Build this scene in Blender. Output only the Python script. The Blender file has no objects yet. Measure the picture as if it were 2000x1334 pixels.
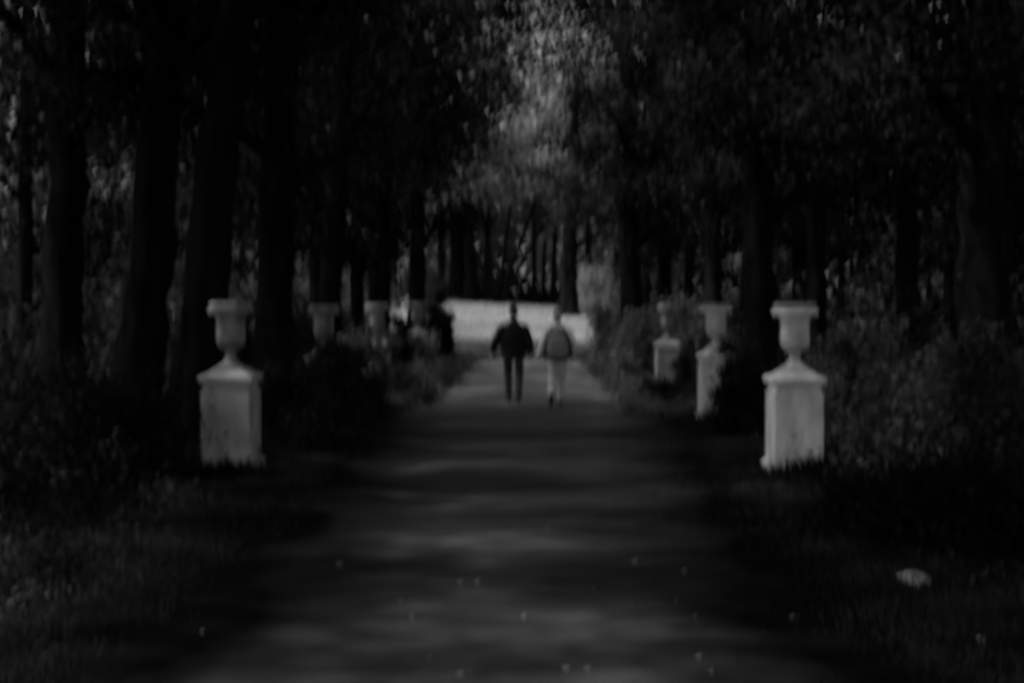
import bpy, bmesh, math, random
import numpy as np
from mathutils import Vector, Matrix

R = math.radians
scene = bpy.context.scene
col = scene.collection

# ------------------------------------------------------------------ camera, sky, sun, exposure
F = 2778.0                      # focal length in pixels of the 2000 px wide photograph
EYE = 1.8
cam_d = bpy.data.cameras.new('camera')
cam = bpy.data.objects.new('camera', cam_d)
col.objects.link(cam)
cam_d.sensor_width = 36.0
cam_d.lens = 50.0
cam_d.clip_start = 0.05
cam_d.clip_end = 2000.0
cam.location = (0, 0, EYE)
cam.rotation_euler = (R(90) - math.atan(75.0 / F), 0, math.atan(45.0 / F))
cam_d.dof.use_dof = True        # the photograph is soft from front to back
cam_d.dof.focus_distance = 0.8
cam_d.dof.aperture_fstop = 5.6
cam_d.dof.aperture_ratio = 2.6
cam_d.dof.aperture_blades = 3
cam_d.dof.aperture_rotation = R(-15)
scene.camera = cam

SUN_EL, SUN_AZ = 58.0, -104.0     # azimuth from +Y, clockwise: high, from the left
world = bpy.data.worlds.new('World')
scene.world = world
world.use_nodes = True
nt = world.node_tree
nt.nodes.clear()
sky = nt.nodes.new('ShaderNodeTexSky')
sky.sky_type = 'NISHITA'
sky.sun_disc = False
sky.sun_elevation = R(SUN_EL)
sky.sun_rotation = R(SUN_AZ)
sky.air_density = 1.0
sky.dust_density = 3.0
bw = nt.nodes.new('ShaderNodeRGBToBW')
bg = nt.nodes.new('ShaderNodeBackground')
bg.inputs['Strength'].default_value = 0.085
wo = nt.nodes.new('ShaderNodeOutputWorld')
nt.links.new(sky.outputs[0], bw.inputs[0])
nt.links.new(bw.outputs[0], bg.inputs['Color'])
nt.links.new(bg.outputs[0], wo.inputs['Surface'])

sl = bpy.data.lights.new('sun', 'SUN')
sl.energy = 2.3
sl.angle = R(2.0)
sun = bpy.data.objects.new('sun', sl)
col.objects.link(sun)
az = R(SUN_AZ)
to_sun = Vector((math.sin(az) * math.cos(R(SUN_EL)), math.cos(az) * math.cos(R(SUN_EL)), math.sin(R(SUN_EL))))
sun.rotation_euler = to_sun.to_track_quat('Z', 'Y').to_euler()

scene.view_settings.view_transform = 'Standard'
scene.view_settings.look = 'None'
scene.view_settings.exposure = 1.5
scene.view_settings.gamma = 1.0
scene.view_settings.use_curve_mapping = False

# ------------------------------------------------------------------ materials (a monochrome world)
def mat_base(name):
    m = bpy.data.materials.new(name)
    m.use_nodes = True
    t = m.node_tree
    b = t.nodes['Principled BSDF']
    return m, t, b

def noise_mat(name, lo, hi, scale=6.0, rough=0.9, bump=0.0, bump_scale=40.0, lo_pos=0.35, hi_pos=0.65,
              detail=6.0, stretch=(1, 1, 1), spec=0.15, second=None):
    m, t, b = mat_base(name)
    tc = t.nodes.new('ShaderNodeTexCoord')
    mp = t.nodes.new('ShaderNodeMapping')
    mp.inputs['Scale'].default_value = stretch
    t.links.new(tc.outputs['Object'], mp.inputs[0])
    n = t.nodes.new('ShaderNodeTexNoise')
    n.inputs['Scale'].default_value = scale
    n.inputs['Detail'].default_value = detail
    t.links.new(mp.outputs[0], n.inputs['Vector'])
    cr = t.nodes.new('ShaderNodeValToRGB')
    cr.color_ramp.elements[0].position = lo_pos
    cr.color_ramp.elements[0].color = (lo, lo, lo, 1)
    cr.color_ramp.elements[1].position = hi_pos
    cr.color_ramp.elements[1].color = (hi, hi, hi, 1)
    t.links.new(n.outputs['Fac'], cr.inputs[0])
    out = cr.outputs[0]
    if second:
        n2 = t.nodes.new('ShaderNodeTexNoise')
        n2.inputs['Scale'].default_value = second[0]
        n2.inputs['Detail'].default_value = 3
        t.links.new(mp.outputs[0], n2.inputs['Vector'])
        c2 = t.nodes.new('ShaderNodeValToRGB')
        c2.color_ramp.elements[0].position = 0.38
        c2.color_ramp.elements[1].position = 0.62
        a = second[1]
        c2.color_ramp.elements[0].color = (a, a, a, 1)
        t.links.new(n2.outputs['Fac'], c2.inputs[0])
        mx = t.nodes.new('ShaderNodeMixRGB')
        mx.blend_type = 'MULTIPLY'
        mx.inputs[0].default_value = 1
        t.links.new(out, mx.inputs[1])
        t.links.new(c2.outputs[0], mx.inputs[2])
        out = mx.outputs[0]
    t.links.new(out, b.inputs['Base Color'])
    b.inputs['Roughness'].default_value = rough
    b.inputs['Specular IOR Level'].default_value = spec
    if bump:
        n3 = t.nodes.new('ShaderNodeTexNoise')
        n3.inputs['Scale'].default_value = bump_scale
        n3.inputs['Detail'].default_value = 8
        t.links.new(mp.outputs[0], n3.inputs['Vector'])
        bp = t.nodes.new('ShaderNodeBump')
        bp.inputs['Strength'].default_value = bump
        bp.inputs['Distance'].default_value = 0.02
        t.links.new(n3.outputs['Fac'], bp.inputs['Height'])
        t.links.new(bp.outputs[0], b.inputs['Normal'])
    return m

def leaf_mat(name, lo, hi, scale=0.9, trans=0.3, pos=(.36, .66)):
    m, t, b = mat_base(name)
    t.nodes.remove(b)
    out = t.nodes['Material Output']
    tc = t.nodes.new('ShaderNodeTexCoord')
    n = t.nodes.new('ShaderNodeTexNoise')
    n.inputs['Scale'].default_value = scale
    n.inputs['Detail'].default_value = 5
    t.links.new(tc.outputs['Object'], n.inputs['Vector'])
    cr = t.nodes.new('ShaderNodeValToRGB')
    cr.color_ramp.elements[0].position = pos[0]
    cr.color_ramp.elements[0].color = (lo, lo, lo, 1)
    cr.color_ramp.elements[1].position = pos[1]
    cr.color_ramp.elements[1].color = (hi, hi, hi, 1)
    t.links.new(n.outputs['Fac'], cr.inputs[0])
    d = t.nodes.new('ShaderNodeBsdfDiffuse')
    tr = t.nodes.new('ShaderNodeBsdfTranslucent')
    mx = t.nodes.new('ShaderNodeMixShader')
    mx.inputs[0].default_value = trans
    t.links.new(cr.outputs[0], d.inputs[0])
    t.links.new(cr.outputs[0], tr.inputs[0])
    t.links.new(d.outputs[0], mx.inputs[1])
    t.links.new(tr.outputs[0], mx.inputs[2])
    t.links.new(mx.outputs[0], out.inputs['Surface'])
    return m

def path_mat():
    m = noise_mat('path_gravel', 0.038, 0.105, 0.6, bump=0.5, bump_scale=60, second=(3.0, 0.7), stretch=(0.45, 1, 1), lo_pos=.40, hi_pos=.6, detail=6, spec=0.0, rough=1.0)
    t = m.node_tree; b = t.nodes['Principled BSDF']
    src = b.inputs['Base Color'].links[0].from_socket
    tc = t.nodes.new('ShaderNodeTexCoord'); sp = t.nodes.new('ShaderNodeSeparateXYZ')
    t.links.new(tc.outputs['Object'], sp.inputs[0])
    n = t.nodes.new('ShaderNodeTexNoise'); n.inputs['Scale'].default_value = .7; n.inputs['Detail'].default_value = 6
    t.links.new(tc.outputs['Object'], n.inputs['Vector'])
    ab = t.nodes.new('ShaderNodeMath'); ab.operation = 'ABSOLUTE'
    sh = t.nodes.new('ShaderNodeMath'); sh.operation = 'ADD'; sh.inputs[1].default_value = .15
    t.links.new(sp.outputs[0], sh.inputs[0]); t.links.new(sh.outputs[0], ab.inputs[0])
    ma = t.nodes.new('ShaderNodeMath'); ma.operation = 'MULTIPLY_ADD'; ma.inputs[1].default_value = 1.8
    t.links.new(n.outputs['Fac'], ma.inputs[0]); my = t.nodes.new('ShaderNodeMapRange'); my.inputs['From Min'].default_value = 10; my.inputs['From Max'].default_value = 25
    my.inputs['To Min'].default_value = 0; my.inputs['To Max'].default_value = -1.1       # pale band widens towards the clearing: lit ground put into the colour
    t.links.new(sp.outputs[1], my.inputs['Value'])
    ad = t.nodes.new('ShaderNodeMath'); ad.operation = 'ADD'
    t.links.new(ab.outputs[0], ad.inputs[0]); t.links.new(my.outputs[0], ad.inputs[1])
    t.links.new(ad.outputs[0], ma.inputs[2])
    cr = t.nodes.new('ShaderNodeMapRange'); cr.inputs['From Min'].default_value = 1.2; cr.inputs['From Max'].default_value = 2.5
    t.links.new(ma.outputs[0], cr.inputs['Value'])
    mx = t.nodes.new('ShaderNodeMixRGB'); mx.inputs[2].default_value = (.005, .005, .005, 1)   # dark edges, paler middle
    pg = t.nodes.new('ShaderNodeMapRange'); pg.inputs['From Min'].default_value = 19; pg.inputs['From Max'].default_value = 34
    pg.inputs['To Max'].default_value = 0.8           # sunlight leaking onto the far path, painted as a paler tone
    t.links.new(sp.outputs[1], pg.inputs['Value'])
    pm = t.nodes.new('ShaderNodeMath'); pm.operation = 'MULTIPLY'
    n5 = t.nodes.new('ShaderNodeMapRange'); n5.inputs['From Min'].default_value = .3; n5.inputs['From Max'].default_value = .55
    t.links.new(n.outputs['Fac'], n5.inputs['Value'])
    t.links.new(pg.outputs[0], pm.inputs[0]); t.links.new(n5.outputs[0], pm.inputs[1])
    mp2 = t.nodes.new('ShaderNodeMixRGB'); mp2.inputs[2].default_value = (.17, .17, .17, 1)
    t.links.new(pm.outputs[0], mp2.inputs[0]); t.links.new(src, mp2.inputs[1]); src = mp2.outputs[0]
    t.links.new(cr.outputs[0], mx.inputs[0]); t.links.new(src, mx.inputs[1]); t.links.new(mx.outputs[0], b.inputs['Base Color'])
    return m

M = {
    'soil': noise_mat('forest_soil', 0.006, 0.018, 1.3, bump=0.8, bump_scale=14, spec=0.0, rough=1.0),
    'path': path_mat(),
    'clear': noise_mat('sandy_clearing', 0.105, 0.17, 0.12, bump=0.2, bump_scale=20),
    'bounce': noise_mat('bounce_gravel', 0.3, 0.4, 0.5, bump=0.2, bump_scale=20),
    'stone': noise_mat('painted_stone', 0.60, 0.84, 2.6, rough=0.85, bump=0.6, bump_scale=18, second=(5.0, 0.8), stretch=(1, 1, .5)),
    'bark': noise_mat('bark', 0.003, 0.009, 5.0, bump=1.0, bump_scale=9, stretch=(1, 1, 0.18), spec=0.0, rough=1.0),
    'leaf_dark': leaf_mat('leaf_dark', 0.002, 0.042, scale=.65, pos=(.44, .72)),
    'leaf_mid': leaf_mat('leaf_mid', 0.006, 0.085, scale=.35, pos=(.42, .7)),
    'leaf_lit': leaf_mat('leaf_lit', 0.07, 0.42, scale=0.25, trans=0.6),  # lighter leaf copy: sunlight on the far trees put into the colour
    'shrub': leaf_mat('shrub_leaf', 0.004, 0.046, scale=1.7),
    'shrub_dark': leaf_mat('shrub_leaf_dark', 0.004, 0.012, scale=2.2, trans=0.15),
    'flower': leaf_mat('pale_shrub_leaf', 0.08, 0.30, scale=1.6, trans=.45),
    'grass': leaf_mat('grass', 0.008, 0.04, scale=1.1),
    'cover': leaf_mat('cover_leaf', 0.004, 0.09, scale=.9, pos=(.46, .74)),
    'shrub_half_lit': leaf_mat('shrub_leaf_half_lit', 0.01, 0.13, scale=1.1, pos=(.34, .64)),  # between shrub and its lit copy: lit leaf tops painted into the tone
    'pale_cloth': noise_mat('pale_cloth', 0.5, 0.62, 9, rough=0.95),
    'shrub_lit': leaf_mat('shrub_leaf_lit', 0.02, 0.17, scale=1.8),  # paler copy of the shrub leaf with sunlight put into its colour
    'dry_leaf': noise_mat('dry_leaf', 0.12, 0.26, 20),
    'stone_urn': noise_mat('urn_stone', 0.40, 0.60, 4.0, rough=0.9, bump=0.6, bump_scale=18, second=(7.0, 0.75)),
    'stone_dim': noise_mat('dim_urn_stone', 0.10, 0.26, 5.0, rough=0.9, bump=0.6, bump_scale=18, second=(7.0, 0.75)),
    'stone_grey': noise_mat('grey_stone', 0.24, 0.38, 2.2, rough=0.9, bump=0.4, bump_scale=30, second=(5.0, 0.75)),
    'rock': noise_mat('pale_rock', 0.22, 0.5, 9, bump=0.6, bump_scale=20),
    'black': noise_mat('black_cloth', 0.008, 0.014, 15, rough=0.95),
    'dark': noise_mat('dark_cloth', 0.03, 0.045, 15, rough=0.95),
    'white': noise_mat('white_cloth', 0.78, 0.86, 9, rough=0.95),
    'bag': noise_mat('bag_cloth', 0.17, 0.22, 9, rough=0.9),
    'bag_dark': noise_mat('bag_side_cloth', 0.03, 0.045, 9, rough=0.9),
    'skin': noise_mat('skin', 0.38, 0.45, 10, rough=0.6, spec=0.3),
    'hair': noise_mat('hair', 0.015, 0.04, 60, rough=0.7, spec=0.3),
    'hair_fair': noise_mat('fair_hair', 0.16, 0.26, 60, rough=0.7, spec=0.3),
    'shoe': noise_mat('shoe', 0.02, 0.035, 10, rough=0.6),
}

# ------------------------------------------------------------------ helpers
def tag(o, label=None, cat=None, group=None, kind=None):
    if label: o['label'] = label
    if cat: o['category'] = cat
    if group: o['group'] = group
    if kind: o['kind'] = kind
    return o

def empty(name, loc, rz=0.0):
    o = bpy.data.objects.new(name, None)
    o.empty_display_size = 0.3
    o.location = loc
    o.rotation_euler = (0, 0, rz)
    col.objects.link(o)
    return o

def link(name, me, mat, parent=None, smooth=False):
    o = bpy.data.objects.new(name, me)
    me.materials.clear()
    me.materials.append(mat)
    if smooth:
        me.polygons.foreach_set('use_smooth', np.ones(len(me.polygons), dtype=bool))
    col.objects.link(o)
    if parent: o.parent = parent
    return o

def mesh_np(name, verts, quads):
    """verts (n,3); quads (m,4), fast mesh creation"""
    me = bpy.data.meshes.new(name)
    verts = np.asarray(verts, dtype=np.float32)
    quads = np.asarray(quads, dtype=np.int32)
    k = quads.shape[1]
    me.vertices.add(len(verts))
    me.vertices.foreach_set('co', verts.ravel())
    me.loops.add(quads.size)
    me.loops.foreach_set('vertex_index', quads.ravel())
    me.polygons.add(len(quads))
    me.polygons.foreach_set('loop_start', np.arange(0, quads.size, k, dtype=np.int32))
    me.polygons.foreach_set('loop_total', np.full(len(quads), k, dtype=np.int32))
    me.update(calc_edges=True)
    return me

def smooth01(t):
    t = max(0.0, min(1.0, t))
    return t * t * (3 - 2 * t)

def gz(x, y):
    """height of the ground"""
    far = smooth01((y - 46) / 66.0)
    z = far * (1.78 - 0.05 * max(-30, min(30, x)))
    side = smooth01((abs(x) - 2.3) / 1.6) * (1 - far)
    z += side * (0.07 + 0.05 * math.sin(x * 1.3 + y * 0.7) + 0.04 * math.sin(y * 1.9 - x * 0.6))
    z += 0.02 * math.sin(x * 2.1) * math.sin(y * 1.1) * (1 - far)
    return z

def px(x, y_px_or_d, ground_y=None):
    """photo column x at distance d -> world X"""
    return (x - 1045.0) / F * y_px_or_d

def sheet(name, xs, ys, mat, dz, edge=None, kind='structure'):
    v = [];
    for j, y in enumerate(ys):
        for i, x in enumerate(xs):
            X, Y = x, y
            if edge: X, Y = edge(x, y, i, j, len(xs), len(ys))
            v.append((X, Y, gz(X, Y) + dz))
    n = len(xs)
    q = [(j * n + i, j * n + i + 1, (j + 1) * n + i + 1, (j + 1) * n + i) for j in range(len(ys) - 1) for i in range(n - 1)]
    o = link(name, mesh_np(name, v, q), mat, smooth=True)
    tag(o, kind=kind)
    return o

def tube_arrays(pts, radii, seg=10, wob=0.0, rng=None, cap=True):
    pts = [Vector(p) for p in pts]
    V = []; Q = []
    up = Vector((0, 0, 1))
    ref = None
    for i, p in enumerate(pts):
        a = pts[max(0, i - 1)]; b = pts[min(len(pts) - 1, i + 1)]
        d = (b - a).normalized()
        if ref is None:
            ref = d.orthogonal().normalized()
        ref = (ref - d * ref.dot(d)).normalized()
        s = d.cross(ref)
        for k in range(seg):
            an = 2 * math.pi * k / seg
            r = radii[i] * (1 + (rng.uniform(-wob, wob) if rng else 0))
            V.append(p + ref * (math.cos(an) * r) + s * (math.sin(an) * r))
    for i in range(len(pts) - 1):
        for k in range(seg):
            k2 = (k + 1) % seg
            Q.append((i * seg + k, i * seg + k2, (i + 1) * seg + k2, (i + 1) * seg + k))
    return V, Q

class Acc:
    """collects quads of several shapes for one mesh"""
    def __init__(s): s.v = []; s.q = []
    def add(s, V, Q):
        o = len(s.v)
        s.v += [tuple(p) for p in V]
        s.q += [tuple(i + o for i in f) for f in Q]
    def mesh(s, name): return mesh_np(name, np.array(s.v), np.array(s.q))

def leaves(centers, size, nrng, flat=0.35):
    """diamond shaped leaves, one quad each"""
    n = len(centers)
    d = nrng.normal(size=(n, 3)); d[:, 2] *= 0.6; d[:, 2] -= 0.35
    d /= np.linalg.norm(d, axis=1)[:, None]
    nn = nrng.normal(size=(n, 3)); nn[:, 2] += 1.2 * flat * 3
    s = np.cross(d, nn); s /= np.linalg.norm(s, axis=1)[:, None] + 1e-9
    L = size * nrng.uniform(0.6, 1.35, size=(n, 1))
    up = np.cross(s, d)
    V = np.empty((n, 4, 3))
    V[:, 0] = centers - d * L * 0.5
    V[:, 1] = centers + s * L * 0.3 + up * L * 0.06
    V[:, 2] = centers + d * L * 0.5
    V[:, 3] = centers - s * L * 0.3 + up * L * 0.06
    Q = np.arange(n * 4).reshape(n, 4)
    return V.reshape(-1, 3), Q

# ------------------------------------------------------------------ ground, path, clearing
def spaced(a, b, n, p=1.0):
    return [a + (b - a) * (i / (n - 1)) ** p for i in range(n)]
gx = [-400, -200, -100, -60, -40, -30] + spaced(-24, 24, 121) + [30, 40, 60, 100, 200, 400]
gy = [-60, -30, -12, -4] + spaced(0, 60, 151) + spaced(61, 130, 60) + [140, 160, 200, 280, 400, 700, 1200]
sheet('ground', gx, gy, M['soil'], 0.0)
rp = random.Random(5)
wL = [0.18 * math.sin(i * 0.41) + 0.1 * math.sin(i * 1.3) + rp.uniform(-0.08, 0.08) for i in range(400)]
wR = [0.18 * math.sin(i * 0.37 + 2) + 0.1 * math.sin(i * 1.1) + rp.uniform(-0.08, 0.08) for i in range(400)]
def path_edge(x, y, i, j, ni, nj):
    f = abs(x) ** 3
    return (x * 2.45 + (wL[j] * f if x < 0 else -wR[j] * f), y)
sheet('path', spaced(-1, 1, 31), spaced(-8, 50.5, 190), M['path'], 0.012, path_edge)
def clear_edge(x, y, i, j, ni, nj):
    X = x * 1.0
    Y = y + (1.2 * math.sin(X * 0.5) if j in (0, nj - 1) else 0)
    if j == nj - 1: Y -= 0.35 * X
    return X, Y
sheet('bounce_ground', spaced(-22, 22, 12), spaced(-50, -9, 12), M['bounce'], 0.02)  # unseen pale ground, added to bounce light onto the pedestals
sheet('clearing', spaced(-20, 24, 60), spaced(48.8, 108, 50), M['clear'], 0.02, clear_edge)

# ------------------------------------------------------------------ trees
def make_tree(name, x, y, dia, height, cbase, crad, nleaf, lsize, mat, label, group, seed,
              lean=(0, 0), cshift=(0, 0), fork=None, nlimb=12, bark=True, tvis=True, droop=0.0):
    rng = random.Random(seed); nr = np.random.default_rng(seed)
    root = empty(name, (x, y, gz(x, y) - 0.05))
    tag(root, label, 'tree', group)
    acc = Acc()
    def axis(t):  # t 0..1 along the trunk
        z = t * height
        return Vector((lean[0] * (z / height) ** 1.15 + 0.05 * dia * math.sin(z * 0.9 + seed), lean[1] * (z / height) + 0.05 * dia * math.sin(z * 0.7 + 2 * seed), z))
    r0 = dia / 2
    zs = [0, 0.12, 0.35, 0.8, 1.5, 2.6, 4, 5.5, 7, 9, 11, 13, 16, 20, 25]
    zs = [z for z in zs if z < height * 0.93] + [height * 0.95]
    flare = {0: 1.55, 0.12: 1.35, 0.35: 1.18, 0.8: 1.07}
    pts = [axis(z / height) for z in zs]
    rad = [r0 * flare.get(z, 1.0) * (1 - 0.75 * (z / height) ** 1.2) for z in zs]
    seg = 18 if dia > 0.3 else 8
    fine = []; fr = []
    nn = 34 if dia > 0.3 else 12
    for i in range(nn + 1):
        z = height * 0.95 * (i / nn) ** 1.35
        fine.append(axis(z / height) + Vector((rng.gauss(0, .03), rng.gauss(0, .03), 0)) * dia)
        fr.append(float(np.interp(z, zs, rad)) * rng.uniform(.95, 1.06))
    TV, TQ = tube_arrays(fine, fr, seg, 0.06, rng)
    ph = [rng.uniform(0, 6.28) for _ in range(3)]
    for i in range(nn + 1):               # buttressed foot and long ridges
        c = fine[i]; zz = c.z
        for k2 in range(seg):
            a2 = 2 * math.pi * k2 / seg
            amp = .05 * math.sin(5 * a2 + ph[0] + .2 * zz) + .04 * math.sin(3 * a2 + ph[1] - .3 * zz) + .16 * math.exp(-zz / .5) * math.sin(4 * a2 + ph[2])
            p2 = TV[i * seg + k2]
            TV[i * seg + k2] = c + (p2 - c) * (1 + amp)
    acc.add(TV, TQ)
    cz = (cbase + height) / 2; ch = (height - cbase) / 2
    C = np.array([lean[0] * (cz / height) + cshift[0], lean[1] * (cz / height) + cshift[1], cz])
    cl = []
    for k in range(nlimb):
        a = 2 * math.pi * (k * 0.618 + rng.random() * 0.1)
        t = (k + 0.5) / nlimb
        zt = cbase * 0.75 + (height * 0.8 - cbase * 0.75) * t
        p0 = axis(zt / height)
        u = -0.9 + 1.75 * t + rng.uniform(-0.1, 0.1)
        rr = math.sqrt(max(0.08, 1 - u * u)) * crad * rng.uniform(0.75, 1.1)
        tip = Vector((C[0] + math.cos(a) * rr, C[1] + math.sin(a) * rr, C[2] + u * ch - droop * rng.random()))
        mid = p0.lerp(tip, 0.5) + Vector((rng.uniform(-.4, .4), rng.uniform(-.4, .4), 0.12 * (tip - p0).length + 0.3))
        ps = []
        for s in range(7):
            q = s / 6
            ps.append(p0 * (1 - q) ** 2 + mid * 2 * q * (1 - q) + tip * q * q)
        lr = r0 * (0.42 - 0.25 * t)
        acc.add(*tube_arrays(ps, [lr * (1 - 0.85 * s / 6) + 0.008 for s in range(7)], 7, 0.04, rng))
        L = (tip - p0).length
        for s in (2, 3, 4, 5, 6):
            for _ in range(2):
                off = Vector((rng.gauss(0, .22), rng.gauss(0, .22), rng.gauss(0, .14))) * L * (0.7 if s < 4 else 1)
                e = ps[s] + off
                acc.add(*tube_arrays([ps[s], ps[s].lerp(e, .5) + Vector((0, 0, .08)), e], [lr * .22 + .006, lr * .13 + .005, .006], 5))
                cl.append((e, 0.10 * L + 0.45))
    tr = link('trunk', acc.mesh('trunk'), M['bark'], root, smooth=True)
    # random clumps fill the crown between the limbs
    for _ in range(int(len(cl) * 0.55)):
        v = nr.normal(size=3); v /= np.linalg.norm(v)
        v = v * (nr.uniform(0.35, 1.0) ** 0.5)
        cl.append((Vector((C[0] + v[0] * crad, C[1] + v[1] * crad, C[2] + v[2] * ch)), rng.uniform(0.5, 1.0) * (0.3 + 0.12 * crad)))
    w = np.array([c[1] ** 2 for c in cl]); w = w / w.sum()
    idx = nr.choice(len(cl), size=nleaf, p=w)
    cc = np.array([[c[0].x, c[0].y, c[0].z] for c in cl])[idx]
    cr = np.array([c[1] for c in cl])[idx][:, None]
    off = nr.normal(size=(nleaf, 3)) * cr * np.array([0.55, 0.55, 0.38])
    P = cc + off
    V, Q = leaves(P, lsize, nr)
    link('crown', mesh_np('crown', V, Q), mat, root)
    return root

def T(pxl, d, **k):
    return dict(x=px(pxl, d), y=d, **k)

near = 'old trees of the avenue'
LD, LM, LL = M['leaf_dark'], M['leaf_mid'], M['leaf_lit']
trees = [
 # left side, from the frame's edge towards the clearing
 T(112, 21, dia=.60, height=15, cbase=5.2, crad=4.6, nleaf=13000, lsize=.17, mat=LD, lean=(.5, 0), label='tall dark tree with the straight trunk nearest the left edge of the view', seed=11),
 T(258, 19.6, cshift=(-1.2, 0), dia=.66, height=16, cbase=5.6, crad=4.8, nleaf=14000, lsize=.17, mat=LD, lean=(1.6, .3), label='thick dark tree, second trunk from the left, left of the leaning one', seed=12),
 T(366, 18, cshift=(-2.2, 0), dia=.60, height=15, cbase=4.6, crad=4.8, nleaf=15000, lsize=.16, mat=LD, lean=(1.9, .8), label='dark trunk leaning right just behind the left front pedestal', seed=13),
 T(530, 22.4, cshift=(-1.3, 0), dia=.62, height=15, cbase=3.9, crad=4.9, nleaf=18000, lsize=.17, mat=LD, lean=(.5, .3), label='dark tree directly right of and behind the left front pedestal', seed=14, droop=1.0),
 T(640, 30, cshift=(-1.8, 0), dia=.5, height=15, cbase=3.2, crad=4.8, nleaf=17000, lsize=.18, mat=LD, lean=(.8, .3), label='dark tree rising behind the second urn of the left row', seed=15, droop=1.0),
 T(735, 37, cshift=(-1.4, 0), dia=.5, height=15, cbase=3.2, crad=4.3, nleaf=14000, lsize=.19, mat=LD, lean=(.3, .3), label='dark tree rising behind the third urn of the left row', seed=16, droop=.8),
 T(812, 45, dia=.55, height=15, cbase=3.8, crad=3.8, cshift=(-.5, 0), nleaf=13000, lsize=.21, mat=LD, lean=(.2, .3), label='dark tree behind the farthest left urn, its crown reaching over the path', seed=17),
 T(893, 109, dia=1.2, height=20, cbase=5.0, crad=6.0, cshift=(-2.0, 0), nleaf=12000, lsize=.4, mat=LD, lean=(-.2, 0), label='dark stout tree at the back left corner of the bright clearing', seed=18),
 # right side
 T(1912, 18.5, dia=.72, height=14, cbase=3.4, crad=4.8, nleaf=20000, lsize=.15, droop=1.6, mat=LD, lean=(.2, 0), label='very thick dark tree nearest the right edge, behind the big shrubs', seed=21),
 T(1487, 24, dia=.56, height=15, cbase=3.6, crad=4.0, cshift=(.8, 0), nleaf=18000, lsize=.17, mat=LD, lean=(-.2, .3), label='dark straight tree directly left of and behind the right front urn', seed=22, droop=1.0),
 T(1600, 29, dia=.42, height=15, cbase=4.2, crad=4.4, nleaf=15000, lsize=.18, mat=LD, lean=(-.6, .2), label='slimmer dark tree behind and right of the right front urn', seed=23, droop=.5),
 T(1392, 36, dia=.45, height=15, cbase=3.3, crad=3.8, cshift=(1.5, 0), nleaf=15000, lsize=.19, mat=LD, lean=(-.2, 0), label='dark tree rising behind the second urn of the right row', seed=24, droop=.6),
 T(1232, 45, dia=.72, height=16, cbase=3.9, crad=3.2, cshift=(1.6, 0), nleaf=13000, lsize=.21, mat=LD, lean=(-.3, 0), label='stout dark trunk beside the right edge of the path where it reaches the clearing', seed=25),
 T(1109, 84, dia=1.1, height=15, cbase=4.6, crad=4.0, cshift=(2.4, 0), nleaf=7000, lsize=.3, mat=LD, lean=(.6, 0), label='dark lone tree standing in the clearing behind the person with the backpack', seed=26),
 T(1765, 26, dia=.45, height=15, cbase=3.8, crad=4.4, nleaf=15000, lsize=.18, mat=LD, lean=(.3, 0), label='dark tree farther back in the wood left of the very thick right-hand trunk', seed=27, droop=.6),
 T(742, 52, dia=.6, height=21, cbase=10.4, crad=6.2, nleaf=20000, lsize=.22, mat=LD, lean=(1.2, 0), nlimb=14, cshift=(4.2, 0), label='tall high crowned dark tree whose boughs close the top of the gap above the path', seed=19),
 T(1300, 58, dia=.6, height=23, cbase=12.6, crad=6.0, nleaf=15000, lsize=.24, mat=LD, lean=(-.6, 0), nlimb=14, cshift=(-3.2, 0), label='tall high crowned dark tree on the right whose top boughs overhang the clearing', seed=20),
]
for k, t in enumerate(trees):
    t['lsize'] *= .78; t['nleaf'] = int(t['nleaf'] * 1.4)
    make_tree('avenue_tree', group=near, **t)

# unseen trees, added beside and behind the viewer to shade the near path
for k, (xx, yy) in enumerate([(-5.4, 10.8), (5.6, 9.5), (-5.6, 4.5), (5.5, 3.0), (-7.5, -3.0), (8.5, -1.5), (9.5, 5.0)]):
    make_tree('avenue_tree', xx, yy, .55, 15, 5.8, 5.2, 16000, .22, LD, 'dark unseen tree added beside the viewer to shade the avenue', near + ' beside the viewer', 60 + k, nlimb=12, cshift=(1.6 if xx < 0 else -1.6, 0))

make_tree('wood_tree', -8.4, 14.0, .5, 14, 4.5, 4.6, 14000, .2, LD, 'dark unseen tree added to shade the left front pedestal', 'wood behind the avenue trees on the left', 91)  # added out of view so its crown shades the left pedestal and urn

# side woods: trees standing farther off in the shade behind the avenue
side = 'wood behind the avenue trees'
sw = [(40, 34, 0, 'left'), (300, 55, 1, 'left'), (430, 44, 0, 'left'), (540, 56, 1, 'left'),
      (620, 50, 0, 'left'), (700, 52, 1, 'left'), (100, 60, 0, 'left'),
      (2050, 24, 0, 'right'), (1960, 33, 1, 'right'), (1850, 42, 0, 'right'), (1560, 47, 0, 'right'), (1460, 56, 1, 'right'), (1340, 60, 0, 'right'),
      (1640, 62, 1, 'right'), (1900, 62, 0, 'right'), (1260, 74, 1, 'right')]
SIDE = [
 'slim trunk glimpsed left of the leftmost big trunk, deep in the shade',

 'far wood tree hidden low behind the leaning left trunk', 'dim wood tree just above the left front urn',
 'dim far wood tree right of the left front urn', 'wood tree behind the second left urn, farther than its neighbour',
 'wood tree between the second and third left urns', 'farthest dim tree behind the leftmost big trunk',
 'wood tree cut by the right edge of the view', 'wood tree behind the very thick right trunk, showing on its right',
 'wood tree showing left of the very thick right trunk',
 'dim wood tree just right of the right front urn', 'far wood tree left of the right front urn',
 'wood tree between the second and third right urns', 'farthest dim tree right of the right front urn',
 'farthest dim tree behind the very thick right trunk', 'dim tree right of the clearing behind the stout right trunk']
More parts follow.
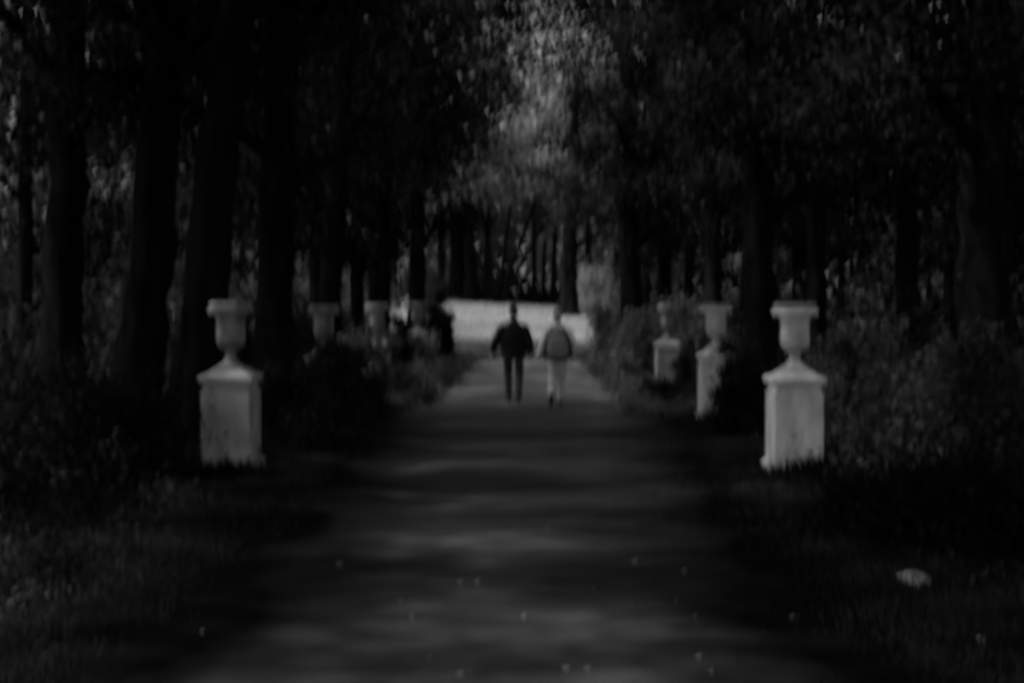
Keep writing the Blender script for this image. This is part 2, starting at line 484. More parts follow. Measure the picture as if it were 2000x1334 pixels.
for k, (p, d, m, s) in enumerate(sw):
    rg = random.Random(100 + k)
    make_tree('wood_tree', px(p, d), d, rg.uniform(.35, .55), rg.uniform(14, 18), rg.uniform(1.6, 2.6) if s == 'right' else rg.uniform(2.4, 3.8), rg.uniform(4.4, 5.4), 8000, .27,
              LM if m else LD, SIDE[k], side + ' on the ' + s, 200 + k,
              lean=(rg.uniform(-.8, .8), 0), nlimb=10, droop=1.0)

# trees at the far side of the clearing
far = [
 (770, 100, .5, 'tall tree beyond the clearing, leftmost of the far row'),
 (862, 104, .6, 'tall tree beyond the clearing above the dark round shrub'),
 (918, 100, .9, 'stout dark trunk at the back left of the clearing'),
 (948, 108, .45, 'slim dark trunk beyond the clearing left of the fanned stems'),
 (1044, 101, .4, 'slim trunk beyond the clearing just right of the dark jacketed man'),
 (1062, 108, .35, 'slim trunk beyond the clearing between the two walkers'),
 (1082, 104, .45, 'slim trunk beyond the clearing left of the lone tree'),
 (1148, 103, .5, 'tree beyond the clearing just right of the lone tree'),
 (1205, 106, .6, 'tree beyond the clearing, rightmost of the far row'),
]
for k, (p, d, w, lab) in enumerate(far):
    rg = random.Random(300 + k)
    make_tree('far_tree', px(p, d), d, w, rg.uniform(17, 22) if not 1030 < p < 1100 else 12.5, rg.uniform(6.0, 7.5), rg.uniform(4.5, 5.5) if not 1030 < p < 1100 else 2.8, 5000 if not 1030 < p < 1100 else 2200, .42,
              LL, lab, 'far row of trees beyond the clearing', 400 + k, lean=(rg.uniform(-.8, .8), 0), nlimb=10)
# the fanned stems of one tree
def fan_tree():
    x0, y0 = px(972, 99), 99
    root = tag(empty('fanned_tree', (x0, y0, gz(x0, y0) - .05)), 'tree beyond the clearing whose thin stems fan out from the ground', 'tree')
    rng = random.Random(9); nr = np.random.default_rng(9)
    P = []
    for dx, r in ((-.9, .16), (.7, .18), (2.0, .22), (3.2, .2), (-2.2, .14)):
        a = Acc()
        pts = [(dx * 0.08 + dx * q ** 1.1 * 1.6, .3 * math.sin(q * 3 + dx), 9 * q) for q in [i / 7 for i in range(8)]]
        a.add(*tube_arrays(pts, [r * (1 - .6 * i / 7) for i in range(8)], 8, .05, rng))
        link('stem', a.mesh('stem'), M['bark'], root, smooth=True)
        for _ in range(14):
            P.append((pts[-1][0] + rng.gauss(0, 1.6), rng.gauss(0, 1.6), 9.5 + rng.gauss(0, 1.8)))
    P = np.array(P)
    c = P[nr.integers(0, len(P), 5000)] + nr.normal(size=(5000, 3)) * .6
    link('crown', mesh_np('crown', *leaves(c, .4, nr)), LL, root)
fan_tree()
# background wood, a mass nobody could count
nr = np.random.default_rng(77)
acc_p = []
for k in range(190):
    cx = nr.uniform(-62, 60); cy = nr.uniform(122, 150); h = nr.uniform(20, 30)
    n = 90
    u = nr.normal(size=(n, 3)); u /= np.linalg.norm(u, axis=1)[:, None]
    pts = u * np.array([4.6, 4.0, h * 0.5]) * nr.uniform(0.75, 1.05, size=(n, 1)) + np.array([cx, cy, 1.8 + h * 0.52])
    for q in pts:
        acc_p.append(q + nr.normal(size=(9, 3)) * 0.7)
P = np.concatenate(acc_p)
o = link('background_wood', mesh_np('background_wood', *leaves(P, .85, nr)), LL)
tag(o, 'distant lit wood closing the view behind the clearing', 'wood', kind='stuff')

# ------------------------------------------------------------------ shrubs
def make_shrub(x, y, rx, ry, h, n, ls, mat, label, group, seed, name='shrub', z0=0.0, lift=0.0):
    rng = random.Random(seed); nr = np.random.default_rng(seed)
    root = tag(empty(name, (x, y, gz(x, y) - 0.03)), label, 'shrub', group)
    a = Acc(); tips = []
    for k in range(9):
        an = rng.uniform(0, 6.28); q = rng.uniform(.3, .95)
        tip = Vector((math.cos(an) * rx * q, math.sin(an) * ry * q, h * rng.uniform(.6, .98)))
        a.add(*tube_arrays([(0.06 * math.cos(an), .06 * math.sin(an), 0), tip * .5 + Vector((0, 0, h * .12)), tip], [.022, .014, .005], 5))
        tips.append(tip)
    link('stem', a.mesh('stem'), M['bark'], root)
    m = 46
    u = nr.normal(size=(m, 3)); u[:, 2] = np.abs(u[:, 2]); u /= np.linalg.norm(u, axis=1)[:, None]
    c = u * np.array([rx, ry, h * .82]) * nr.uniform(.55, 1.02, size=(m, 1))
    c[:, 2] += .08
    c = np.concatenate([c, np.array([[t.x, t.y, t.z] for t in tips])])
    i = nr.integers(0, len(c), n)
    s = min(rx, h) * .2
    P = c[i] + nr.normal(size=(n, 3)) * s
    P[:, 2] = np.clip(P[:, 2], 0.02, None)
    link('foliage', mesh_np('foliage', *leaves(P, ls, nr)), mat, root)
    return root
S, SD, SF = M['shrub'], M['shrub_dark'], M['flower']
shr = [
 # px, d, rx, ry, h, n, leaf, mat, label
 (1800, 13.8, .7, .7, 1.30, 9000, .07, M['shrub_half_lit'], 'waist high leafy shrub just right of the right front pedestal'),
 (1905, 12.8, .9, .9, 1.25, 10000, .07, M['shrub_half_lit'], 'big leafy shrub in front of the very thick right-hand trunk'),
 (2060, 12.2, 1.0, .9, 1.20, 10000, .07, S, 'leafy shrub cut by the right edge of the view'),
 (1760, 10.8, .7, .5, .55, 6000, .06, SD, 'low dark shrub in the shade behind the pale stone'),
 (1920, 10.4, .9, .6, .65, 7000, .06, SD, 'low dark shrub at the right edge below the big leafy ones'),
 (1665, 17.5, .7, .7, 1.5, 7000, .07, M['shrub_half_lit'], 'leafy shrub behind and right of the right front pedestal'),
 (1452, 19, .4, .5, .95, 5000, .07, SD, 'narrow shrub between the first and second right pedestals'),
 (1440, 20.7, .30, .3, 1.2, 4000, .07, S, 'shrub covering the right side of the second right pedestal'),
 (1338, 26.4, .24, .3, .85, 3500, .08, S, 'dark shrub between the second and third right pedestals'),
 (1362, 30.5, .8, .8, 1.7, 6000, .09, S, 'leafy shrub behind the third right pedestal'),
 (1275, 34, .7, .8, 1.55, 6000, .1, S, 'leafy shrub left of and behind the third right pedestal'),
 (1232, 40, .9, .9, 1.35, 6000, .11, S, 'rounded leafy shrub in front of the stout right trunk by the clearing'),
 (1205, 50, .9, 1.0, 1.5, 6000, .13, S, 'sunlit shrub on the right at the mouth of the path'),
 (1172, 88, 1.7, 1.4, 2.6, 6500, .2, SF, 'pale sunlit bush right of the lone tree in the clearing'),
 (190, 14.0, .9, .8, 1.0, 9000, .07, SD, 'dark shrub left of the left front pedestal'),
 (60, 14.5, 1.0, .9, 1.05, 9000, .07, S, 'dim leafy shrub at the foot of the leftmost trunk'),
 (-20, 12.5, .9, .8, .95, 8000, .07, S, 'leafy shrub cut by the left edge of the view'),
 (575, 17.5, .5, .6, 1.0, 6000, .07, S, 'dark shrub right of the left front pedestal'),
 (640, 20.4, .5, .4, 1.2, 5000, .08, S, 'dark shrub hiding the pedestal of the second left urn'),
 (715, 26, .55, .5, 1.25, 5000, .08, S, 'leafy shrub hiding the pedestal of the third left urn'),
 (772, 29, .34, .4, 1.5, 8000, .08, SD, 'dark round shrub between the third and fourth left urns'),
 (858, 42, .42, .5, 2.0, 9000, .1, SD, 'dark upright shrub against the bright clearing, left of the man'),
 (1303, 25.3, .42, .3, .42, 3500, .07, S, 'low leafy shrub hiding the foot of the third right pedestal'),
 (815, 34.5, .45, .4, 1.0, 4500, .1, SF, 'pale leafy shrub in front of the fourth left urn'),
 (838, 47, .6, .6, 3.0, 5500, .12, SF, 'tall pale bush behind the fourth left urn'),
 (838, 31, .38, .35, .42, 3500, .08, SF, 'low pale plant at the left edge of the path level with the walkers'),
 (790, 27, .5, .4, .55, 4000, .08, S, 'low leafy shrub at the left edge of the path beside the walkers'),
 (700, 22, .4, .5, .7, 4000, .08, S, 'low leafy shrub at the left path edge nearer than the walkers'),
 (448, 19, .5, .4, 1.85, 4500, .08, S, 'taller leafy shrub right behind the left front urn'),
]
for k, (p, d, rx, ry, h, n, ls, m, lab) in enumerate(shr):
    if m is S and d >= 26: m = M['shrub_lit']  # farther shrubs get the copy with painted sunlight
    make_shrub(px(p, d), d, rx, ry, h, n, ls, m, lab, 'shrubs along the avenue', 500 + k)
# forest-edge low growth farther into the side woods
nr = np.random.default_rng(31)
def thicket(name, label, xa, xb, ya, yb, n_cl, hmax, ls, mat, per):
    P = []
    for k in range(n_cl):
        cx, cy = nr.uniform(xa, xb), nr.uniform(ya, yb)
        h = nr.uniform(.3, 1) * hmax
        q = nr.normal(size=(per, 3)) * np.array([.7, .7, h * .3])
        q[:, 2] = np.abs(q[:, 2]) + .03
        P.append(q + np.array([cx, cy, gz(cx, cy)]))
    P = np.concatenate(P)
    o = link(name, mesh_np(name, *leaves(P, ls, nr)), mat)
    tag(o, label, 'undergrowth', kind='stuff')
thicket('undergrowth', 'dark tangle of undergrowth in the wood left of the avenue', -24, -6.5, 22, 58, 190, 3.2, .2, M['leaf_dark'], 260)
thicket('undergrowth', 'dark tangle of undergrowth in the wood right of the avenue', 6, 26, 19, 58, 230, 4.4, .2, M['leaf_dark'], 260)
thicket('undergrowth', 'deep shaded growth far in the wood on the left', -60, -19, 50, 110, 240, 6.0, .5, M['leaf_dark'], 150)
thicket('undergrowth', 'deep shaded growth far in the wood on the right', 21, 60, 50, 110, 240, 6.0, .5, M['leaf_dark'], 150)
thicket('undergrowth', 'low dark undergrowth along the back edge of the clearing', -28, 30, 107, 118, 160, 3.2, .4, M['shrub_dark'], 120)
thicket('undergrowth', 'shaded growth along the left side of the clearing', -18, -8.5, 56, 100, 90, 3.2, .3, M['leaf_mid'], 160)
thicket('undergrowth', 'shaded growth along the right side of the clearing', 6.0, 20, 58, 98, 90, 3.2, .3, M['leaf_mid'], 160)

# ------------------------------------------------------------------ grass and leafy ground cover
def scatter(name, label, n, gen, hgt, wid, mat, seed):
    nr = np.random.default_rng(seed)
    xy = gen(nr, n)
    z = np.array([gz(a, b) for a, b in xy]) - 0.01
    h = hgt * nr.uniform(.4, 1.3, size=n)
    an = nr.uniform(0, 2 * math.pi, n)
    ln = nr.normal(size=(n, 2)) * (0.35 * h[:, None])
    w = wid
    b = np.stack([xy[:, 0], xy[:, 1], z], 1)
    s = np.stack([np.cos(an), np.sin(an), np.zeros(n)], 1) * w
    V = np.empty((n, 4, 3))
    V[:, 0] = b - s; V[:, 1] = b + s
    m = b + np.stack([ln[:, 0] * .4, ln[:, 1] * .4, h * .6], 1)
    V[:, 2] = b + np.stack([ln[:, 0], ln[:, 1], h], 1)
    V[:, 3] = m - s * .8
    o = link(name, mesh_np(name, V.reshape(-1, 3), np.arange(n * 4).reshape(n, 4)), mat)
    tag(o, label, 'grass', kind='stuff')
def g_left(nr, n):
    y = 5 + (nr.random(n) ** 1.5) * 45
    x = -2.2 - np.abs(nr.normal(size=n)) * 1.7
    x += nr.normal(size=n) * .12
    return np.stack([x, y], 1)
def g_right(nr, n):
    y = 5 + (nr.random(n) ** 1.5) * 45
    x = 1.95 + np.abs(nr.normal(size=n)) * 1.7
    x += nr.normal(size=n) * .15
    return np.stack([x, y], 1)
scatter('grass', 'dark grass verge along the left side of the path', 90000, g_left, .085, .006, M['grass'], 1)
scatter('grass', 'dark grass verge along the right side of the path', 100000, g_right, .085, .006, M['grass'], 2)
def g_edge(nr, n):
    y = 6 + (nr.random(n) ** 1.5) * 44
    return np.stack([2.5 - np.abs(nr.normal(size=n)) * .55, y], 1)
scatter('grass', 'short sparse grass creeping over the right edge of the path', 22000, g_edge, .05, .005, M['grass'], 12)
def cover(name, label, n_cl, gen, ls, mat, seed, per=60, h=.16):
    nr = np.random.default_rng(seed)
    xy = gen(nr, n_cl)
    P = []
    for a, b in xy:
        hh = h * nr.uniform(.4, 1.5)
        q = nr.normal(size=(per, 3)) * np.array([.13, .13, hh * .5]); q[:, 2] = np.abs(q[:, 2]) + .02
        P.append(q + np.array([a, b, gz(a, b)]))
    o = link(name, mesh_np(name, *leaves(np.concatenate(P), ls, nr, .6)), mat)
    tag(o, label, 'ground cover', kind='stuff')
cover('ground_cover', 'low leafy plants covering the ground left of the path', 1500,
      lambda nr, n: np.stack([-3.0 - nr.random(n) * 5, 5 + nr.random(n) ** 1.4 * 30], 1), .055, M['cover'], 3)
cover('ground_cover', 'low leafy plants covering the ground right of the path', 1100,
      lambda nr, n: np.stack([2.75 + nr.random(n) * 5, 5 + nr.random(n) ** 1.4 * 30], 1), .05, M['cover'], 4)

cover('ground_cover', 'paler low plants on the left verge by the walkers', 420,
      lambda nr, n: np.stack([-1.9 - np.abs(nr.normal(size=n)) * .8, 24 + nr.random(n) * 21], 1), .07, M['shrub_lit'], 14)
cover('ground_cover', 'paler low plants and grass on the right verge by the walkers', 480,
      lambda nr, n: np.stack([1.6 + np.abs(nr.normal(size=n)) * .9, 22 + nr.random(n) * 24], 1), .07, M['shrub_lit'], 15)
scatter('grass', 'thin short grass over the clearing', 26000,
      lambda nr, n: np.stack([nr.uniform(-9, 9, n), nr.uniform(51, 106, n)], 1), .09, .02, M['shrub_lit'], 16)

# ------------------------------------------------------------------ pedestals and urns
def bevel_box(x, y, z0, z1, mat, name, parent, bev=.012, taper=1.0, seg=2):
    bm = bmesh.new()
    bmesh.ops.create_cube(bm, size=1)
    for v in bm.verts:
        k = taper if v.co.z > 0 else 1
        v.co = Vector((v.co.x * x * k, v.co.y * y * k, z0 + (v.co.z + .5) * (z1 - z0)))
    bmesh.ops.bevel(bm, geom=bm.edges[:], offset=bev, segments=seg, affect='EDGES')
    me = bpy.data.meshes.new(name); bm.to_mesh(me); bm.free()
    return link(name, me, mat, parent)

def loft_square(profile, name, mat, parent):
    """profile: (half width, z) square rings, closed at both ends"""
    bm = bmesh.new(); rings = []
    for hw, z in profile:
        rings.append([bm.verts.new((sx * hw, sy * hw, z)) for sx, sy in ((-1, -1), (1, -1), (1, 1), (-1, 1))])
    for a, b in zip(rings, rings[1:]):
        for k in range(4):
            bm.faces.new((a[k], a[(k + 1) % 4], b[(k + 1) % 4], b[k]))
    bm.faces.new(rings[0][::-1]); bm.faces.new(rings[-1])
    me = bpy.data.meshes.new(name); bm.to_mesh(me); bm.free()
    return link(name, me, mat, parent)

def lathe(profile, name, mat, parent, seg=32):
    V = []; Q = []
    for r, z in profile:
        for k in range(seg):
            a = 2 * math.pi * k / seg
            V.append((r * math.cos(a), r * math.sin(a), z))
    for i in range(len(profile) - 1):
        for k in range(seg):
            Q.append((i * seg + k, i * seg + (k + 1) % seg, (i + 1) * seg + (k + 1) % seg, (i + 1) * seg + k))
    return link(name, mesh_np(name, V, Q), mat, parent, smooth=True)

def make_pedestal():
    t = empty('stone_pedestal', (0, 0, 0))
    st = M['stone']
    loft_square([(.345, -.1), (.345, .085), (.335, .10), (.315, .125)], 'base', st, t)
    bevel_box(.60, .60, .125, .86, st, 'shaft', t, .010)
    loft_square([(.272, .86), (.272, .925), (.29, .94)], 'neck', st, t)
    loft_square([(.30, .94), (.328, .96), (.328, .995), (.315, 1.01), (.26, 1.025), (.21, 1.05), (.185, 1.075)], 'cornice', st, t)
    return t

def make_urn():
    t = empty('stone_urn', (0, 0, 0))
    st = M['stone_urn']
    lathe([(.001, 0), (.175, 0), (.175, .02), (.13, .045), (.085, .08), (.055, .13), (.05, .165), (.066, .175), (.066, .19), (.045, .20), (.001, .20)], 'foot', st, t)
    lathe([(.001, .20), (.055, .20), (.10, .215), (.138, .245), (.158, .285), (.163, .33), (.158, .40), (.156, .48), (.162, .545), (.18, .575), (.14, .575), (.13, .52), (.125, .40), (.1, .33), (.001, .33)], 'bowl', st, t)
    lathe([(.165, .575), (.205, .588), (.252, .592), (.258, .598), (.258, .636), (.252, .642), (.15, .642), (.14, .60), (.165, .575)], 'rim', M['stone'], t)
    lathe([(.15, .643), (.236, .643), (.236, .700), (.228, .708), (.19, .708), (.17, .66), (.15, .643)], 'rim_ghost', M['stone_dim'], t)  # added dim band imitating the blurred ghost above the rim
    lathe([(.001, .60), (.15, .60), (.165, .668), (.10, .68), (.001, .685)], 'soil', M['soil'], t)
    return t

def copy_tree(o, parent=None):
    c = o.copy(); col.objects.link(c); c.parent = parent
    for ch in list(o.children): copy_tree(ch, c)
    return c

ped0 = make_pedestal(); urn0 = make_urn()
spots = [
 (2.73, 15.0, 'white stone pedestal on the right nearest the viewer, grass at its foot', 'stone urn on the nearest right-hand pedestal, in front of a black trunk'),
 (2.74, 21.6, 'second white pedestal of the right row, half hidden by a shrub on its right', 'stone urn on the second right pedestal, half dimmed by leaves'),
 (2.58, 27.8, 'third and smallest looking pedestal of the right row, deep in the shrubs', 'small looking stone urn on the third right pedestal among bushes'),
 (-3.22, 15.0, 'grey white stone pedestal on the left nearest the viewer, pale stone at its corner', 'dim stone urn on the nearest left-hand pedestal beside the leaning trunk'),
 (-3.20, 21.5, 'second pedestal of the left row, swallowed by a dark shrub', 'second urn of the left row, only its pale rim clear of the shrub'),
 (-3.12, 28.0, 'third pedestal of the left row hidden in leafy shrub', 'third urn of the left row with bright rim, left of the dark round shrub'),
 (-2.98, 36.0, 'fourth and farthest left pedestal behind the pale leafy shrub', 'farthest urn of the left row, under the tall pale bush'),
]
for k, (x, y, lp, lu) in enumerate(spots):
    p = ped0 if k == 0 else copy_tree(ped0)
    u = urn0 if k == 0 else copy_tree(urn0)
    z = gz(x, y) - (.02 if k != 3 else 0)
    rz = R([1.5, -2, 1, -1.5, 2, 0, 1][k])
    w = [.85, .84, .74, .87, .85, .85, .85][k]
    p.location = (x, y, z); p.rotation_euler = (0, 0, rz); p.scale = (w, w, 1)
    w = [.94, .94, .80, .94, .94, .94, .94][k]
    u.location = (x, y, z + 1.074); u.rotation_euler = (0, 0, rz + k); u.scale = (w, w, 1.0)
    if k != 0 and k != 1:                 # all but the two nearest right ones get greyer stone
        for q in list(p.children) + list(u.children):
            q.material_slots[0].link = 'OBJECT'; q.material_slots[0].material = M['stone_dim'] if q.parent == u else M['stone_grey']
    tag(p, lp, 'pedestal', 'white stone pedestals lining the path')
    tag(u, lu, 'urn', 'stone urns on the pedestals')

# grass tufts standing against the pedestal feet
def tuft(nr, n):
    i = nr.integers(0, len(spots), n)
    c = np.array([[s[0], s[1] - .42] for s in spots])[i]
    return c + nr.normal(size=(n, 2)) * np.array([.3, .07])
scatter('grass', 'longer grass growing up against the feet of the pedestals', 3200, tuft, .17, .007, M['grass'], 8)

# ------------------------------------------------------------------ stones, fallen leaves
def rock(name, x, y, sx, sy, sz, label, seed, cat='stone'):
    rng = random.Random(seed)
    bm = bmesh.new()
    bmesh.ops.create_icosphere(bm, subdivisions=3, radius=1)
    ks = [(Vector([rng.gauss(0, 1) for _ in range(3)]).normalized(), rng.uniform(.55, .9)) for _ in range(9)]
    for v in bm.verts:
        for n, d in ks:
            e = v.co.dot(n) - d
            if e > 0: v.co -= n * e * .9
        v.co = Vector((v.co.x * sx, v.co.y * sy, v.co.z * sz))
    me = bpy.data.meshes.new(name); bm.to_mesh(me); bm.free()
    o = link(name, me, M['rock'], smooth=False)
    o.location = (x, y, gz(x, y) + sz * .55); o.rotation_euler = (0, 0, rng.uniform(0, 3))
    tag(o, label, cat)
def ground_at(pxx, pyy):
    d = F * EYE / (pyy - 592.0)
    for _ in range(4):
        x = px(pxx, d); d = F * (EYE - gz(x, d)) / (pyy - 592.0)
    return px(pxx, d), d
x, y = ground_at(1785, 1138)
rock('pale_rock', x, y, .15, .10, .042, 'pale flat stone lying in the dark grass at lower right', 4)
x, y = ground_at(1915, 1256)
rock('pale_rock', x, y, .035, .03, .02, 'small pale pebble in the grass at the lower right corner', 6)
x, y = ground_at(505, 925)
rock('pale_rock', x, y, .06, .05, .06, 'small pale stone at the right corner of the left front pedestal', 7)

def leaf_mesh():
    V = [(-.5, 0, .02), (-.25, .2, .0), (-.25, 0, .05), (-.25, -.2, .03), (.1, .27, .06), (.1, 0, .0), (.1, -.27, .02), (.5, 0, .16)]
    Fc = [(0, 2, 1), (0, 3, 2), (1, 2, 5, 4), (2, 3, 6, 5), (4, 5, 7), (5, 6, 7)]
    me = bpy.data.meshes.new('fallen_leaf'); me.from_pydata(V, [], Fc); me.update()
    return me
lm = leaf_mesh(); lm.materials.append(M['dry_leaf'])
rng = random.Random(3)
for (a, b) in [(1245, 905), (1300, 870), (1207, 797), (1337, 1122), (1360, 1212), (1365, 1292), (1548, 1212), (1106, 1316), (1148, 1316), (1023, 1214), (803, 1215),
               (779, 1185), (898, 1145), (931, 1145), (835, 1295), (897, 1328), (918, 1322), (388, 1245), (1390, 1322), (1070, 1037), (1240, 1102), (1330, 935), (1160, 1160),
               (1322, 1180), (660, 1110), (1290, 1010)]:
    x, y = ground_at(a, b)
    o = bpy.data.objects.new('fallen_leaf', lm); col.objects.link(o)
    s = rng.uniform(.025, .06) * (1.0 if b > 1000 else 1.7)
    o.scale = (s, s, s); o.location = (x, y, gz(x, y) + .016)
    o.rotation_euler = (rng.uniform(-.2, .2), rng.uniform(-.2, .2), rng.uniform(0, 6.28))
    tag(o, 'single pale curled leaf lying on the dark path or its verge', 'leaf', 'pale fallen leaves on the path')

# ------------------------------------------------------------------ people
def loft(pts, seg=14):
    """pts: list of (centre, rx, ry) horizontal-ish ellipses; returns closed mesh arrays"""
    V = []; Fc = []
    for (c, rx, ry) in pts:
        for k in range(seg):
            a = 2 * math.pi * k / seg
            V.append((c[0] + rx * math.cos(a), c[1] + ry * math.sin(a), c[2]))
    n = len(pts)
    for i in range(n - 1):
        for k in range(seg):
            k2 = (k + 1) % seg
            Fc.append((i * seg + k, i * seg + k2, (i + 1) * seg + k2, (i + 1) * seg + k))
    Fc.append(tuple(range(seg))[::-1]); Fc.append(tuple((n - 1) * seg + k for k in range(seg)))
    return V, Fc
def limb(pts, radii, seg=12):
    V, Q = tube_arrays(pts, radii, seg)
    n = len(pts)
    Q = list(Q) + [tuple(range(seg))[::-1], tuple((n - 1) * seg + k for k in range(seg))]
    # round the ends
    return V, Q
def ball(c, r, seg=16, rings=10):
    V = []; Fc = []
    rx, ry, rz = r
    for i in range(rings + 1):
        t = math.pi * (i + .02) / (rings + .04)
        for k in range(seg):
            a = 2 * math.pi * k / seg
            V.append((c[0] + rx * math.sin(t) * math.cos(a), c[1] + ry * math.sin(t) * math.sin(a), c[2] + rz * math.cos(t)))
    for i in range(rings):
        for k in range(seg):
            k2 = (k + 1) % seg
            Fc.append((i * seg + k, (i + 1) * seg + k, (i + 1) * seg + k2, i * seg + k2))
    Fc.append(tuple(range(seg))); Fc.append(tuple(rings * seg + k for k in range(seg))[::-1])
    return V, Fc
def fuse(shapes, name, mat, parent, voxel, smooth_it=4):
    V = []; Fc = []
    for v, f in shapes:
        o = len(V); V += [tuple(p) for p in v]; Fc += [tuple(i + o for i in q) for q in f]
    me = bpy.data.meshes.new(name + '_raw'); me.from_pydata(V, [], Fc)
    bm = bmesh.new(); bm.from_mesh(me); 
    bmesh.ops.recalc_face_normals(bm, faces=bm.faces[:]); bm.to_mesh(me); bm.free()
    tmp = bpy.data.objects.new('tmp', me); col.objects.link(tmp)
    rm = tmp.modifiers.new('r', 'REMESH'); rm.mode = 'VOXEL'; rm.voxel_size = voxel
    sm = tmp.modifiers.new('s', 'SMOOTH'); sm.iterations = smooth_it; sm.factor = .5
    dg = bpy.context.evaluated_depsgraph_get()
    me2 = bpy.data.meshes.new_from_object(tmp.evaluated_get(dg))
    me2.name = name
    bpy.data.objects.remove(tmp)
    return link(name, me2, mat, parent, smooth=True)

def hand(wrist, direc, side, s=1.0):
    """palm, four fingers and a thumb hanging from the wrist; side = +1 for a thumb on +x... pointing forward (+y)"""
    d = Vector(direc).normalized(); fwd = Vector((0, 1, 0)); fwd = (fwd - d * fwd.dot(d)).normalized()
    inw = d.cross(fwd) * side
    w = Vector(wrist)
    sh = [limb([w - d * .03, w + d * .02, w + d * .085 * s], [.024, .036, .034])]
    for k, (o, L) in enumerate(((.03, .062), (.010, .072), (-.010, .067), (-.029, .05))):
        b = w + d * .075 * s + fwd * o
        sh.append(limb([b, b + d * L * .5 + inw * .006, b + d * L * .85 + inw * .024, b + d * L * .95 + inw * .036], [.0105, .0095, .0085, .007], 8))
    b = w + d * .025 + fwd * .025
    sh.append(limb([b, b + d * .03 + fwd * .022, b + d * .06 + fwd * .03 + inw * .012], [.014, .0115, .009], 8))
    return sh

def foot(x, y, z, ang, lift=0):
    """shoe solid pointing along +y"""
    f = Vector((0, math.cos(ang), math.sin(ang)))
    b = Vector((x, y, z))
    return [limb([b + f * -.07 + Vector((0, 0, .045)), b + f * .0 + Vector((0, 0, .05)), b + f * .09 + Vector((0, 0, .042)), b + f * .16 + Vector((0, 0, .032)), b + f * .19 + Vector((0, 0, .03))],
                 [.035, .046, .045, .038, .018], 12)]

